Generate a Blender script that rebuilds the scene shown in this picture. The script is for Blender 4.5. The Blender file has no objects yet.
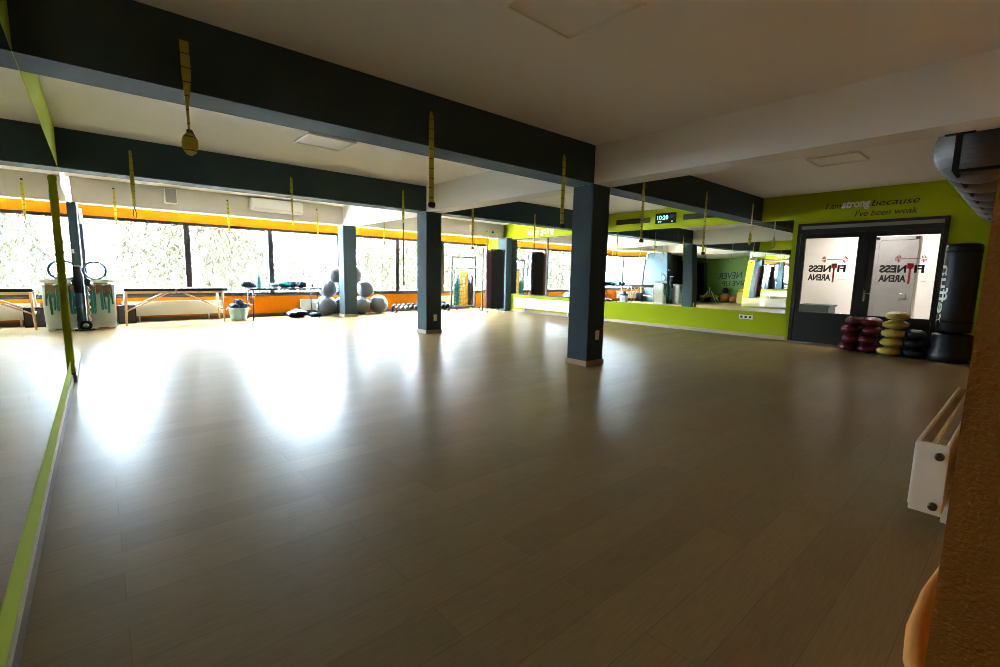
import bpy, bmesh, math, random
from mathutils import Vector, Matrix, noise
random.seed(7)
C = bpy.context.scene.collection
PI = math.pi

# ------------------------------------------------------------------ materials
def mat(name, col, rough=.6, metal=0., spec=.5, bump=0., bscale=60., var=0., vscale=4., alpha=1., trans=0., emit=None, es=0., coat=0., ior=1.45):
    m = bpy.data.materials.new(name); m.use_nodes = True
    nt = m.node_tree; b = nt.nodes['Principled BSDF']
    b.inputs['Base Color'].default_value = (*col, 1)
    b.inputs['Roughness'].default_value = rough
    b.inputs['Metallic'].default_value = metal
    b.inputs['Specular IOR Level'].default_value = spec
    b.inputs['IOR'].default_value = ior
    b.inputs['Coat Weight'].default_value = coat
    b.inputs['Transmission Weight'].default_value = trans
    b.inputs['Alpha'].default_value = alpha
    if emit: b.inputs['Emission Color'].default_value = (*emit, 1); b.inputs['Emission Strength'].default_value = es
    tc = nt.nodes.new('ShaderNodeTexCoord')
    if var > 0:
        n = nt.nodes.new('ShaderNodeTexNoise'); n.inputs['Scale'].default_value = vscale; n.inputs['Detail'].default_value = 4
        nt.links.new(tc.outputs['Object'], n.inputs['Vector'])
        mx = nt.nodes.new('ShaderNodeMix'); mx.data_type = 'RGBA'
        mx.inputs[6].default_value = (*[c * (1 - var) for c in col], 1)
        mx.inputs[7].default_value = (*[min(1, c * (1 + var)) for c in col], 1)
        nt.links.new(n.outputs['Fac'], mx.inputs[0]); nt.links.new(mx.outputs[2], b.inputs['Base Color'])
    if bump > 0:
        n2 = nt.nodes.new('ShaderNodeTexNoise'); n2.inputs['Scale'].default_value = bscale; n2.inputs['Detail'].default_value = 3
        nt.links.new(tc.outputs['Object'], n2.inputs['Vector'])
        bp = nt.nodes.new('ShaderNodeBump'); bp.inputs['Strength'].default_value = bump; bp.inputs['Distance'].default_value = .01
        nt.links.new(n2.outputs['Fac'], bp.inputs['Height']); nt.links.new(bp.outputs['Normal'], b.inputs['Normal'])
    return m

M = {}
M['ceiling'] = mat('ceiling_paint', (.82, .79, .76), .85, bump=.25, bscale=180, var=.03)
M['crossbeam'] = mat('white_beam_paint', (.72, .70, .66), .8, bump=.2, bscale=150)
M['beige'] = mat('beige_paint', (.52, .48, .41), .8, bump=.2, bscale=150)
M['navy'] = mat('slate_blue_paint', (.038, .062, .074), .75, spec=.2, bump=.3, bscale=140, var=.05)
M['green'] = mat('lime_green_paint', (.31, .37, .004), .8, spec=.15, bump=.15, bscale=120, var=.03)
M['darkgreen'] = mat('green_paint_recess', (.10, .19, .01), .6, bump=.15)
M['orange'] = mat('orange_paint', (.56, .145, .0), .8, spec=.1, bump=.3, bscale=110, var=.03)
M['orange_dark'] = mat('orange_wall_paint', (.42, .15, .008), .7, bump=.5, bscale=150, var=.05)
M['brown'] = mat('brown_skirting_wood', (.12, .075, .04), .45, var=.2, vscale=20)
M['lightwood'] = mat('light_skirting_wood', (.40, .31, .20), .45, var=.15, vscale=20)
M['black'] = mat('black_lacquer', (.006, .006, .007), .5)
M['frame'] = mat('anthracite_window_frame', (.018, .016, .019), .45)
M['white'] = mat('white_enamel', (.78, .76, .70), .35)
M['offwhite'] = mat('off_white_plastic', (.68, .64, .56), .5)
M['wallwhite'] = mat('white_wall_paint', (.85, .80, .76), .8)
M['mirror'] = mat('silvered_mirror_glass', (.90, .93, .92), .0, metal=1.)
M['glass'] = mat('clear_window_glass', (1, 1, 1), 0., alpha=.06, spec=.4)
M['silverball'] = mat('silver_grey_vinyl', (.085, .09, .10), .42, spec=.5, bump=.1, bscale=20)
M['blackrub'] = mat('black_rubber', (.006, .0065, .0075), .65, spec=.2, bump=.2)
M['blackvinyl'] = mat('black_vinyl', (.003, .007, .010), .42, spec=.35, bump=.1, bscale=30)
M['yellowstrap'] = mat('yellow_webbing', (.45, .41, .02), .6, bump=.4, bscale=300)
M['strapdark'] = mat('dark_stitching', (.05, .05, .02), .8)
M['chrome'] = mat('brushed_chrome', (.6, .6, .62), .25, metal=1.)
M['maroon'] = mat('maroon_vinyl', (.11, .006, .011), .35, bump=.5, bscale=25)
M['maroonmat'] = mat('maroon_foam', (.06, .008, .02), .7, bump=.3)
M['yellowv'] = mat('yellow_vinyl', (.50, .40, .07), .4, bump=.5, bscale=25)
M['petrol'] = mat('dark_petrol_vinyl', (.006, .028, .028), .4, bump=.5, bscale=25)
M['beech'] = mat('beech_wood', (.52, .30, .13), .45, var=.15, vscale=12)
M['tablevinyl'] = mat('dark_blue_table_vinyl', (.006, .011, .02), .6, spec=.2)
M['metaldark'] = mat('dark_steel_tube', (.03, .025, .028), .5, metal=.2)
M['teal'] = mat('teal_rubber', (.0, .13, .125), .5, bump=.2)
M['yellowrub'] = mat('yellow_rubber', (.55, .27, .0), .5)
M['navyrub'] = mat('dark_navy_rubber', (.01, .012, .03), .5)
M['basket'] = mat('pale_blue_translucent_plastic', (.38, .60, .66), .3, trans=.3, var=.1, vscale=12)
M['bin'] = mat('frosted_grey_plastic', (.62, .70, .74), .35, trans=.1, var=.08, vscale=3)
M['brownband'] = mat('brown_band_rubber', (.17, .06, .02), .5, var=.3, vscale=9)
M['bluegrey'] = mat('blue_grey_plastic', (.05, .10, .17), .4)
M['cloth_teal'] = mat('teal_cloth', (.02, .33, .38), .9, bump=.5)
M['cloth_navy'] = mat('navy_cloth', (.02, .035, .07), .9, bump=.6, var=.4, vscale=15)
M['clearplas'] = mat('clear_plastic', (.45, .55, .62), .2, trans=.2, alpha=.85)
M['mint'] = mat('mint_green_plastic', (.10, .38, .34), .4)
M['red'] = mat('red_sticker', (.75, .03, .04), .6)
M['blacktxt'] = mat('black_lettering', (.012, .014, .02), .6)
M['greytxt'] = mat('silver_grey_lettering', (.72, .76, .70), .5)
M['whitetxt'] = mat('white_lettering', (.85, .88, .7), .6)
M['lcd'] = mat('cyan_clock_digits', (.2, .9, .9), .5, emit=(.35, 1., .95), es=.7)
M['doorgrey'] = mat('satin_steel_door', (.22, .21, .20), .4, metal=.2, var=.2, vscale=2)
M['bark'] = mat('tree_bark', (.10, .075, .05), .9, var=.3)
M['leaf'] = mat('willow_leaves', (.0085, .0085, .0025), .8, var=.35, spec=.1, vscale=1.2)
M['leaf2'] = mat('broad_leaves', (.0065, .0075, .0028), .8, var=.4, spec=.1, vscale=1.2)
M['bounce_ground'] = mat('pale_bounce_ground', (.60, .59, .55), .9, var=.1)  # unseen ground, made pale so it bounces daylight up to the ceiling
M['yellowpl'] = mat('yellow_plastic', (.45, .27, .0), .5)
M['orangepl'] = mat('orange_vinyl', (.32, .10, .02), .5)
M['brass'] = mat('valve_bronze', (.10, .08, .06), .4, metal=.8)

def stitched(m):
    nt = m.node_tree; b = nt.nodes['Principled BSDF']
    tc = nt.nodes.new('ShaderNodeTexCoord'); sp = nt.nodes.new('ShaderNodeSeparateXYZ'); nt.links.new(tc.outputs['Object'], sp.inputs[0])
    a = nt.nodes.new('ShaderNodeMath'); a.operation = 'PINGPONG'; a.inputs[1].default_value = .045; nt.links.new(sp.outputs['Z'], a.inputs[0])
    l = nt.nodes.new('ShaderNodeMath'); l.operation = 'LESS_THAN'; l.inputs[1].default_value = .0035; nt.links.new(a.outputs[0], l.inputs[0])
    mx = nt.nodes.new('ShaderNodeMix'); mx.data_type = 'RGBA'
    mx.inputs[6].default_value = b.inputs['Base Color'].default_value[:]; mx.inputs[7].default_value = (.05, .045, .01, 1)
    nt.links.new(l.outputs[0], mx.inputs[0]); nt.links.new(mx.outputs[2], b.inputs['Base Color'])
stitched(M['yellowstrap'])

def floor_material():
    m = bpy.data.materials.new('laminate_planks'); m.use_nodes = True
    nt = m.node_tree; b = nt.nodes['Principled BSDF']; L = nt.links.new
    tc = nt.nodes.new('ShaderNodeTexCoord')
    br = nt.nodes.new('ShaderNodeTexBrick')
    br.inputs['Scale'].default_value = 1.; br.offset = .37; br.offset_frequency = 2
    br.inputs['Brick Width'].default_value = 1.38; br.inputs['Row Height'].default_value = .193
    br.inputs['Mortar Size'].default_value = .0018; br.inputs['Mortar Smooth'].default_value = .3; br.inputs['Bias'].default_value = 0
    br.inputs['Color1'].default_value = (.225, .158, .070, 1); br.inputs['Color2'].default_value = (.19, .132, .058, 1)
    br.inputs['Mortar'].default_value = (.15, .105, .055, 1)
    L(tc.outputs['Object'], br.inputs['Vector'])
    mp = nt.nodes.new('ShaderNodeMapping'); mp.inputs['Scale'].default_value = (7., 130., 1.)
    L(tc.outputs['Object'], mp.inputs['Vector'])
    n = nt.nodes.new('ShaderNodeTexNoise'); n.inputs['Scale'].default_value = 1.; n.inputs['Detail'].default_value = 2; n.inputs['Roughness'].default_value = .5
    n.inputs['Distortion'].default_value = .2
    L(mp.outputs[0], n.inputs['Vector'])
    rmp = nt.nodes.new('ShaderNodeMapRange'); rmp.inputs[1].default_value = .1; rmp.inputs[2].default_value = .9; rmp.inputs[3].default_value = .80; rmp.inputs[4].default_value = 1.20
    L(n.outputs['Fac'], rmp.inputs[0])
    mx = nt.nodes.new('ShaderNodeVectorMath'); mx.operation = 'SCALE'
    L(br.outputs['Color'], mx.inputs[0]); L(rmp.outputs[0], mx.inputs['Scale'])
    L(mx.outputs[0], b.inputs['Base Color'])
    r2 = nt.nodes.new('ShaderNodeMapRange'); r2.inputs[1].default_value = .3; r2.inputs[2].default_value = .7; r2.inputs[3].default_value = .27; r2.inputs[4].default_value = .295
    b.inputs['Roughness'].default_value = .29
    b.inputs['Specular IOR Level'].default_value = .19
    bp = nt.nodes.new('ShaderNodeBump'); bp.inputs['Strength'].default_value = .06; bp.inputs['Distance'].default_value = .002
    ad = nt.nodes.new('ShaderNodeMath'); ad.operation = 'MULTIPLY_ADD'; ad.inputs[1].default_value = -1.; ad.inputs[2].default_value = 1.
    L(br.outputs['Fac'], ad.inputs[0])
    L(ad.outputs[0], bp.inputs['Height']); L(bp.outputs['Normal'], b.inputs['Normal'])
    df = nt.nodes.new('ShaderNodeBsdfDiffuse'); ms = nt.nodes.new('ShaderNodeMixShader'); ms.inputs[0].default_value = .52
    L(mx.outputs[0], df.inputs['Color']); L(b.outputs[0], ms.inputs[1]); L(df.outputs[0], ms.inputs[2])
    L(ms.outputs[0], nt.nodes['Material Output'].inputs['Surface'])
    return m
M['floor'] = floor_material()

def warped_mirror():
    m = mat('wall_mirror_glass', (.90, .93, .91), .0, metal=1.)
    nt = m.node_tree; b = nt.nodes['Principled BSDF']
    tc = nt.nodes.new('ShaderNodeTexCoord')
    n = nt.nodes.new('ShaderNodeTexNoise'); n.inputs['Scale'].default_value = .55; n.inputs['Detail'].default_value = 0
    nt.links.new(tc.outputs['Object'], n.inputs['Vector'])
    bp = nt.nodes.new('ShaderNodeBump'); bp.inputs['Strength'].default_value = 1.; bp.inputs['Distance'].default_value = .012
    nt.links.new(n.outputs['Fac'], bp.inputs['Height']); nt.links.new(bp.outputs['Normal'], b.inputs['Normal'])
    return m
M['warpmirror'] = warped_mirror()

# ------------------------------------------------------------------ mesh helpers
class MB:
    def __init__(s): s.bm = bmesh.new()
    def _tag(s, geom, smooth):
        for f in geom:
            if isinstance(f, bmesh.types.BMFace): f.smooth = smooth
    def box(s, x0, x1, y0, y1, z0, z1, bevel=0., rot=None, piv=None):
        r = bmesh.ops.create_cube(s.bm, size=1)
        vs = r['verts']
        for v in vs:
            v.co = Vector(((x0 + x1) / 2 + v.co.x * (x1 - x0), (y0 + y1) / 2 + v.co.y * (y1 - y0), (z0 + z1) / 2 + v.co.z * (z1 - z0)))
        if bevel > 0:
            es = list({e for v in vs for e in v.link_edges})
            rb = bmesh.ops.bevel(s.bm, geom=es, offset=bevel, segments=2, affect='EDGES')
            vs = list({v for f in rb['faces'] for v in f.verts} | set(v for v in vs if v.is_valid))
        if rot is not None:
            p = Vector(piv) if piv else Vector(((x0 + x1) / 2, (y0 + y1) / 2, (z0 + z1) / 2))
            for v in vs: v.co = p + rot @ (v.co - p)
        return s
    def tube(s, pts, r, n=8, close=False, caps=True):
        pts = [Vector(p) for p in pts]
        rs = r if isinstance(r, (list, tuple)) else [r] * len(pts)
        rings = []
        up = None
        for i, p in enumerate(pts):
            if close: d = pts[(i + 1) % len(pts)] - pts[i - 1]
            elif i == 0: d = pts[1] - p
            elif i == len(pts) - 1: d = p - pts[-2]
            else: d = (pts[i + 1] - pts[i - 1])
            d.normalize()
            if up is None:
                up = Vector((0, 0, 1)) if abs(d.z) < .9 else Vector((1, 0, 0))
            a = d.cross(up)
            if a.length < 1e-4: up = Vector((0, 1, 0)); a = d.cross(up)
            a.normalize(); b = a.cross(d).normalized(); up = b
            rings.append([s.bm.verts.new(p + rs[i] * (a * math.cos(2 * PI * k / n) + b * math.sin(2 * PI * k / n))) for k in range(n)])
        m = len(rings)
        for i in range(m if close else m - 1):
            A, B = rings[i], rings[(i + 1) % m]
            for k in range(n):
                f = s.bm.faces.new((A[k], A[(k + 1) % n], B[(k + 1) % n], B[k])); f.smooth = True
        if caps and not close:
            s.bm.faces.new(rings[0][::-1]); s.bm.faces.new(rings[-1])
        return s
    def lathe(s, prof, c=(0, 0, 0), n=24, axis='z', cap=True, flat=False):
        c = Vector(c); rings = []
        for r, h in prof:
            ring = []
            for k in range(n):
                a = 2 * PI * k / n
                q = (r * math.cos(a), r * math.sin(a), h)
                if axis == 'y': q = (q[0], q[2], q[1])
                if axis == 'x': q = (q[2], q[0], q[1])
                ring.append(s.bm.verts.new(c + Vector(q)))
            rings.append(ring)
        for i in range(len(rings) - 1):
            A, B = rings[i], rings[i + 1]
            for k in range(n):
                f = s.bm.faces.new((A[k], A[(k + 1) % n], B[(k + 1) % n], B[k])); f.smooth = not flat
        if cap:
            if prof[0][0] > 1e-4: s.bm.faces.new(rings[0][::-1])
            if prof[-1][0] > 1e-4: s.bm.faces.new(rings[-1])
        return s
    def sphere(s, c, r, sc=(1, 1, 1), seg=32, fn=None):
        g = bmesh.ops.create_uvsphere(s.bm, u_segments=seg, v_segments=seg // 2, radius=1)
        for v in g['verts']:
            d = v.co.copy()
            k = r * (fn(d) if fn else 1)
            v.co = Vector(c) + Vector((d.x * sc[0] * k, d.y * sc[1] * k, d.z * sc[2] * k))
        for f in s.bm.faces:
            if f.verts[0] in g['verts'] or True: f.smooth = True
        return s
    def quad(s, a, b, c, d):
        f = s.bm.faces.new([s.bm.verts.new(p) for p in (a, b, c, d)]); return s
    def ribbon(s, pts, w, wd=(1, 0, 0), t=.002):
        """a flat strap with thickness following pts; w may vary"""
        pts = [Vector(p) for p in pts]; wd = Vector(wd)
        ws = w if isinstance(w, (list, tuple)) else [w] * len(pts)
        rings = []
        for i, p in enumerate(pts):
            d = (pts[min(i + 1, len(pts) - 1)] - pts[max(i - 1, 0)]).normalized()
            nrm = d.cross(wd).normalized(); a = wd * ws[i] / 2; b = nrm * t / 2
            rings.append([s.bm.verts.new(q) for q in (p - a - b, p + a - b, p + a + b, p - a + b)])
        for A, B in zip(rings, rings[1:]):
            for k in range(4): s.bm.faces.new((A[k], A[(k + 1) % 4], B[(k + 1) % 4], B[k]))
        s.bm.faces.new(rings[0][::-1]); s.bm.faces.new(rings[-1])
        return s
    def build(s, name, m, parent=None, loc=None):
        bmesh.ops.recalc_face_normals(s.bm, faces=s.bm.faces[:])
        me = bpy.data.meshes.new(name)
        s.bm.to_mesh(me); s.bm.free()
        o = bpy.data.objects.new(name, me); C.objects.link(o)
        if m is not None: me.materials.append(M[m] if isinstance(m, str) else m)
        if parent is not None: o.parent = parent
        if loc is not None: o.location = loc
        return o

def tag(o, label, cat, group=None, kind=None):
    if label: o['label'] = label
    if cat: o['category'] = cat
    if group: o['group'] = group
    if kind: o['kind'] = kind
    return o
def thing(name, label, cat, loc=(0, 0, 0), rz=0., group=None):
    o = bpy.data.objects.new(name, None); C.objects.link(o)
    o.location = loc; o.rotation_euler = (0, 0, rz); o.empty_display_size = .1
    return tag(o, label, cat, group)
def struct(name, mb, m, parent=None):
    o = mb.build(name, m, parent)
    if parent is None: o['kind'] = 'structure'
    return o
def dup(root, loc, rz=None, label=None):
    r = root.copy(); C.objects.link(r); r.location = loc
    if rz is not None: r.rotation_euler = (0, 0, rz)
    if label: r['label'] = label
    for ch in list(root.children):
        c = ch.copy(); C.objects.link(c); c.parent = r
        for g in list(ch.children):
            d = g.copy(); C.objects.link(d); d.parent = c
    return r
def text_mesh(name, s, size, m, parent=None, loc=(0, 0, 0), rot=(0, 0, 0), mirror=False, width=None, height=None, shear=0., bold=0., align='LEFT', depth=.002):
    cu = bpy.data.curves.new(name, 'FONT'); cu.body = s; cu.size = size; cu.extrude = depth; cu.shear = shear; cu.offset = bold; cu.align_x = align
    t = bpy.data.objects.new(name + '_curve', cu); C.objects.link(t)
    bpy.context.view_layer.update()
    me = bpy.data.meshes.new_from_object(t.evaluated_get(bpy.context.evaluated_depsgraph_get()))
    bpy.data.objects.remove(t); bpy.data.curves.remove(cu)
    me.name = name
    xs = [v.co.x for v in me.vertices]; ys = [v.co.y for v in me.vertices]
    w = max(xs) - min(xs); h = max(ys) - min(ys)
    sx = width / w if width else 1.; sy = height / h if height else sx
    x0 = min(xs) if align == 'LEFT' else (min(xs) + max(xs)) / 2
    for v in me.vertices:
        v.co.x = (v.co.x - x0) * sx * (-1 if mirror else 1); v.co.y *= sy
    me.materials.clear(); me.materials.append(M[m])
    o = bpy.data.objects.new(name, me); C.objects.link(o)
    o.location = loc; o.rotation_euler = rot
    if parent is not None: o.parent = parent
    return o

SKY_LOW, SKY_HIGH, SUN = 64., 64., 280.
# ------------------------------------------------------------------ dimensions
XL, XR = -.28, 10.70
XC0, XC1 = 5.03, 5.39
Y1A, Y1B, Y2A, Y2B, Y3A, Y3B = 3.97, 4.32, 8.10, 8.46, 12.25, 12.52
YW = 13.42
ZC, ZB = 2.93, 2.45
XREC = -4.6
S_Y = .147

# ------------------------------------------------------------------ shell
struct('floor', MB().box(XREC - .2, XR + .02, -2.0, YW + .15, -.2, 0).box(XR + .02, XR + .48, Y3A - .1, YW + .15, -.2, 0), 'floor')
struct('ceiling', MB().box(XREC - .2, XR + .48, -2.0, YW + .3, ZC, ZC + .25), 'ceiling')
# left wall: solid up to the opening, plus a lintel over the opening
mb = MB().box(XL - .25, XL - .006, -1.6, Y2B, 0, ZC)
mb.box(XL - .006, XL, -1.6, Y2B, ZB, ZC)          # green band above the mirrors
mb.box(XL - .006, XL + .028, 6.66, Y2B, 0, 2.15)    # thickening that ends the long mirror
mb.box(XL - .006, XL, -1.6, 6.66, 0, .235)
struct('wall_left', mb, 'green')
struct('ceiling_beam', MB().box(XL - .25, XL - .055, Y2B, YW, ZB, ZC), 'beige')
mb = MB().box(XL, XL + .012, -1.5, 6.645, 0, .075)
mb.box(XL, XL + .034, 6.645, 6.662, 0, .11)
struct('baseboard_left', mb, 'brown')
struct('trim_1', MB().box(XL, XL + .012, -1.5, 6.64, .075, .086, .002), 'lightwood')
mb = MB().box(XL + .028, XL + .040, 6.662, Y2B, 0, .075, .003)
struct('baseboard_left', mb, 'brown')
# recess to the left, beyond the opening
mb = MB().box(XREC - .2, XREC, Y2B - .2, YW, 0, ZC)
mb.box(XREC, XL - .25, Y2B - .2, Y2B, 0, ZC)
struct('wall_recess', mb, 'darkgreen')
struct('ceiling', MB().box(XREC, XL - .25, Y2B, YW, ZB, ZB + .05), 'crossbeam')
# stub of wall between recess and windows
mb = MB().box(-.62, -.22, 12.25, YW + .1, 0, ZB)
st = struct('wall_stub', mb, 'navy')
struct('wall_back', MB().box(XREC, -.62, YW - .05, YW + .1, 0, ZC), 'black')
# right wall with a doorway
DY0, DY1, DZ = 1.07, 3.27, 2.35
mb = MB().box(XR, XR + .18, DY1, Y3A, 0, ZC)
mb.box(XR + .3, XR + .48, Y3A - .1, YW + .1, 0, ZC).box(XR, XR + .3, Y3A - .12, Y3A, 0, ZC)
mb.box(XR, XR + .18, -.1, DY0, 0, ZC)
mb.box(XR, XR + .18, DY0, DY1, DZ, ZC)
struct('wall_right', mb, 'green')
struct('baseboard_right', MB().box(XR - .016, XR, DY1 + .06, 11.8, 0, .075, .002), 'lightwood')
struct('wall_column', MB().box(10.45, XR, 11.80, Y3A, 0, ZB), 'navy')
# front (south) wall: the camera stands in the opening at its left end
struct('wall_front', MB().box(.9, 2.3, -.25, .050, 0, ZC).box(2.3, XR, -.25, .115, 0, ZC), 'orange_dark')
mb = MB().tube([(3.0, .118, .0), (2.75, .13, .0), (2.45, .150, .0), (2.15, .150, .0), (1.95, .130, .0), (1.7, .06, 0), (1.4, .045, 0)], [.015, .022, .028, .032, .032, .03, .02], 12)
struct('baseboard_front', mb, 'orange_dark')
mb = MB().box(.9, 1.1, -1.8, -.25, 0, ZC).box(-.5, 1.1, -1.8, -1.6, 0, ZC)
struct('wall_entry', mb, 'orange_dark')

# beams
def beam(x0, x1, y0, y1, m): return struct('ceiling_beam', MB().box(x0, x1, y0, y1, ZB, ZC + .02), m)
beam(XL, XC0, Y1A, Y1B, 'navy'); beam(XC1, XR, Y1A, Y1B, 'navy')
beam(XL, XC0, Y2A, Y2B, 'navy'); beam(XC1, XR, Y2A, Y2B, 'navy')
beam(XL, XC0, Y3A, Y3B, 'beige'); beam(XC1, XR + .3, Y3A, Y3B, 'beige')
struct('ceiling_beam', MB().box(XC0, XC1, .085, Y3B, ZB, ZC + .02), 'crossbeam')
# green end of the beige beam near the right wall
# columns
def column(y0, y1, plate):
    c = struct('column', MB().box(XC0, XC1, y0, y1, 0, ZB, .006), 'navy')
    b = MB().box(XC0 - .016, XC1 + .016, y0 - .016, y0, 0, .075, .002)
    b.box(XC0 - .016, XC0, y0, y1, 0, .075, .002).box(XC1, XC1 + .016, y0, y1, 0, .075, .002).box(XC0 - .016, XC1 + .016, y1, y1 + .016, 0, .075, .002)
    b.build('skirting', 'lightwood', c)
    if plate:
        s = MB().box(XC0 + .17, XC0 + .25, y0 - .012, y0, plate, plate + .13, .003).build('wall_socket', 'white', c)
        MB().box(XC0 + .19, XC0 + .23, y0 - .014, y0 - .011, plate + .075, plate + .105, .001).box(XC0 + .19, XC0 + .23, y0 - .014, y0 - .011, plate + .025, plate + .055, .001).build('socket_insert', 'offwhite', s)
    return c
column(Y1A, Y1B, .36); column(Y2A, Y2B, .26); column(12.25, 12.61, 0)

# window wall -------------------------------------------------------
ZWB, ZWT = .57, 2.32
mb = MB().box(-.22, XR + .48, YW, YW + .22, 0, ZWB - .0)
mb.box(-.22, XR + .48, YW, YW + .22, ZWT, ZC)
struct('wall_window', mb, 'orange')
struct('baseboard_window', MB().box(-.2, 10.4, YW - .016, YW, 0, .09, .002), 'brown')
edges = [-.22, 1.68, 3.54, 5.40, 7.28, 9.0, XR + .3]
def window(i, x0, x1):
    w = .06
    f = MB().box(x0, x1, YW + .03, YW + .10, ZWT - .075, ZWT)
    f.box(x0, x1, YW + .03, YW + .10, ZWB, ZWB + .075)
    f.box(x0, x0 + w, YW + .03, YW + .10, ZWB + .075, ZWT - .075).box(x1 - w, x1, YW + .03, YW + .10, ZWB + .075, ZWT - .075)
    o = struct('window_%d' % i, f, 'frame')
    MB().box(x0 + w, x1 - w, YW + .06, YW + .068, ZWB + .075, ZWT - .075).build('window_pane', 'glass', o)
    MB().box(x0, x1, YW - .03, YW + .03, ZWB - .018, ZWB + .012, .003).build('window_sill', 'frame', o)
for i in range(6): window(i + 1, edges[i], edges[i + 1])

# fascia/wall paint at right end of the orange band is green
struct('trim_2', MB().box(-.21, -.15, YW - .03, YW, ZWT - .2, ZB), 'white')

# ------------------------------------------------------------------ mirrors
def mirror_panel(name, label, x, y0, y1, z0, z1, face, joints=(), framed=False, m='mirror'):
    t = thing(name, label, 'mirror', (x, (y0 + y1) / 2, z0))
    h = z1 - z0; L = (y1 - y0) / 2; s = face
    js = [-L] + [j - (y0 + y1) / 2 for j in joints] + [L]
    for a, b in zip(js, js[1:]):
        MB().box(min(0, s * .004), max(0, s * .004), a + .0012, b - .0012, 0, h).build('mirror_pane', m, t)
    if framed:
        g = MB()
        x0, x1 = min(0, s * .018), max(0, s * .018)
        g.box(x0, x1, -L, L, 0, .03).box(x0, x1, -L, L, h - .03, h).box(x0, x1, -L, -L + .03, .03, h - .03).box(x0, x1, L - .03, L, .03, h - .03)
        for j in framed: g.box(x0, x1, j - (y0 + y1) / 2 - .035, j - (y0 + y1) / 2 + .035, .03, h - .03)
        g.build('mirror_frame', 'frame', t)
    return t
mirror_panel('wall_mirror', 'long floor-height wall mirror on the left green wall nearest the camera', XL - .0055, -1.5, Y2B - .01, .237, ZB - .002, 1, (1.2, 3.05, 4.9, 6.655))
mirror_panel('wall_mirror', 'narrow wall mirror beyond the green strip on the left wall', XL + .029, 6.67, Y2B - .01, .09, 2.14, 1)
mirror_panel('wall_mirror', 'wide wall mirror on the right green wall below the digital clock', XR - .001, 3.36, 8.28, .555, 2.44, -1, (5.82,), m='warpmirror')
mirror_panel('wall_mirror', 'dark-framed wall mirror above the right-hand radiator below the keep going lettering', XR - .001, 8.4, 11.79, .575, 2.42, -1, (), framed=(10.14,), m='mirror')

# ------------------------------------------------------------------ door in right wall
def door_unit():
    f = MB()
    x0, x1 = XR - .03, XR + .07
    f.box(x0, x1, DY0, DY1, DZ - .05, DZ).box(x0, x1, DY0, DY1, DZ - .20, DZ - .115)
    f.box(x0, x1, DY0, DY0 + .06, 0, DZ - .05).box(x0, x1, DY1 - .06, DY1, 0, DZ - .05)
    d = struct('door_1', f, 'black')
    MB().box(x0 + .02, x0 + .05, DY0 + .06, DY1 - .06, DZ - .115, DZ - .05).build('transom_blind', 'doorgrey', d)
    def leaf(ya, yb, pa, pb, handle):
        g = MB(); lx0, lx1 = XR - .01, XR + .04
        zt = DZ - .20
        g.box(lx0, lx1, ya, pa, .02, zt).box(lx0, lx1, pb, yb, .02, zt)
        g.box(lx0, lx1, pa, pb, 2.06, zt).box(lx0, lx1, pa, pb, .02, .62)
        l = g.build('door_leaf', 'black', d)
        MB().box(XR + .01, XR + .018, pa, pb, .62, 2.06).build('glass_pane', 'glass', l)
        if handle:
            h = MB().tube([(lx0, yb - .04, 1.02), (lx0 - .05, yb - .04, 1.02), (lx0 - .05, yb - .17, 1.02)], .009)
            h.box(lx0 - .008, lx0, yb - .06, yb - .02, .88, 1.09, .003)
            h.build('door_handle', 'chrome', l)
        # sticker lettering, read from the corridor side, so reversed from in here
        c = (pa + pb) / 2; X = XR + .008
        rot = (PI / 2, 0, -PI / 2)
        # text facing -x; mirrored
        def T(s, yy, z, w, h, mm, bold=.0):
            # reversed text runs from right (low y) to left (high y)
            o = text_mesh('lettering', s, .1, mm, l, (X, yy, z), rot, mirror=True, width=w, height=h, bold=bold, depth=.0008)
            return o
        ry = pa + .15
        T('FI', ry, 1.415, .13, .135, 'blacktxt', .004)
        T('NESS', ry + .235, 1.415, .37, .135, 'blacktxt', .004)
        T('ARENA', ry + .225, 1.25, .38, .125, 'blacktxt', .004)
        T('T', ry + .14, 1.24, .09, .36, 'red', .006)
        e0 = MB().box(X - .001, X + .001, ry - .04, ry + .12, 1.262, 1.270); e0.build('underline', 'greytxt', l)
        # dumbbell emblem above the T
        e = MB()
        e.box(X - .001, X + .001, ry + .06, ry + .32, 1.645, 1.655)
        for yy, s in ((ry + .06, -1), (ry + .32, 1)):
            for k, (dh, dw) in enumerate(((.055, .012), (.07, .012), (.055, .012), (.035, .012))):
                y_ = yy + s * (.015 + k * .019)
                for j in range(2): e.box(X - .001, X + .001, y_ - dw / 2, y_ + dw / 2, 1.655 - dh + j * dh, 1.645 + j * dh)
        e.build('dumbbell_emblem', 'red', l)
        return l
    mid = 2.14
    leaf(mid + .005, DY1 - .065, 2.27, 3.12, False)
    leaf(DY0 + .065, mid - .005, 1.16, 2.01, True)
    MB().box(XR - .03, XR - .01, mid - .035, mid + .035, .02, DZ - .2).build('astragal', 'black', d)
    MB().box(XR - .05, XR + .06, DY0, DY1, 0, .02, .004).build('threshold', 'chrome', d)
door_unit()

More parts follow.
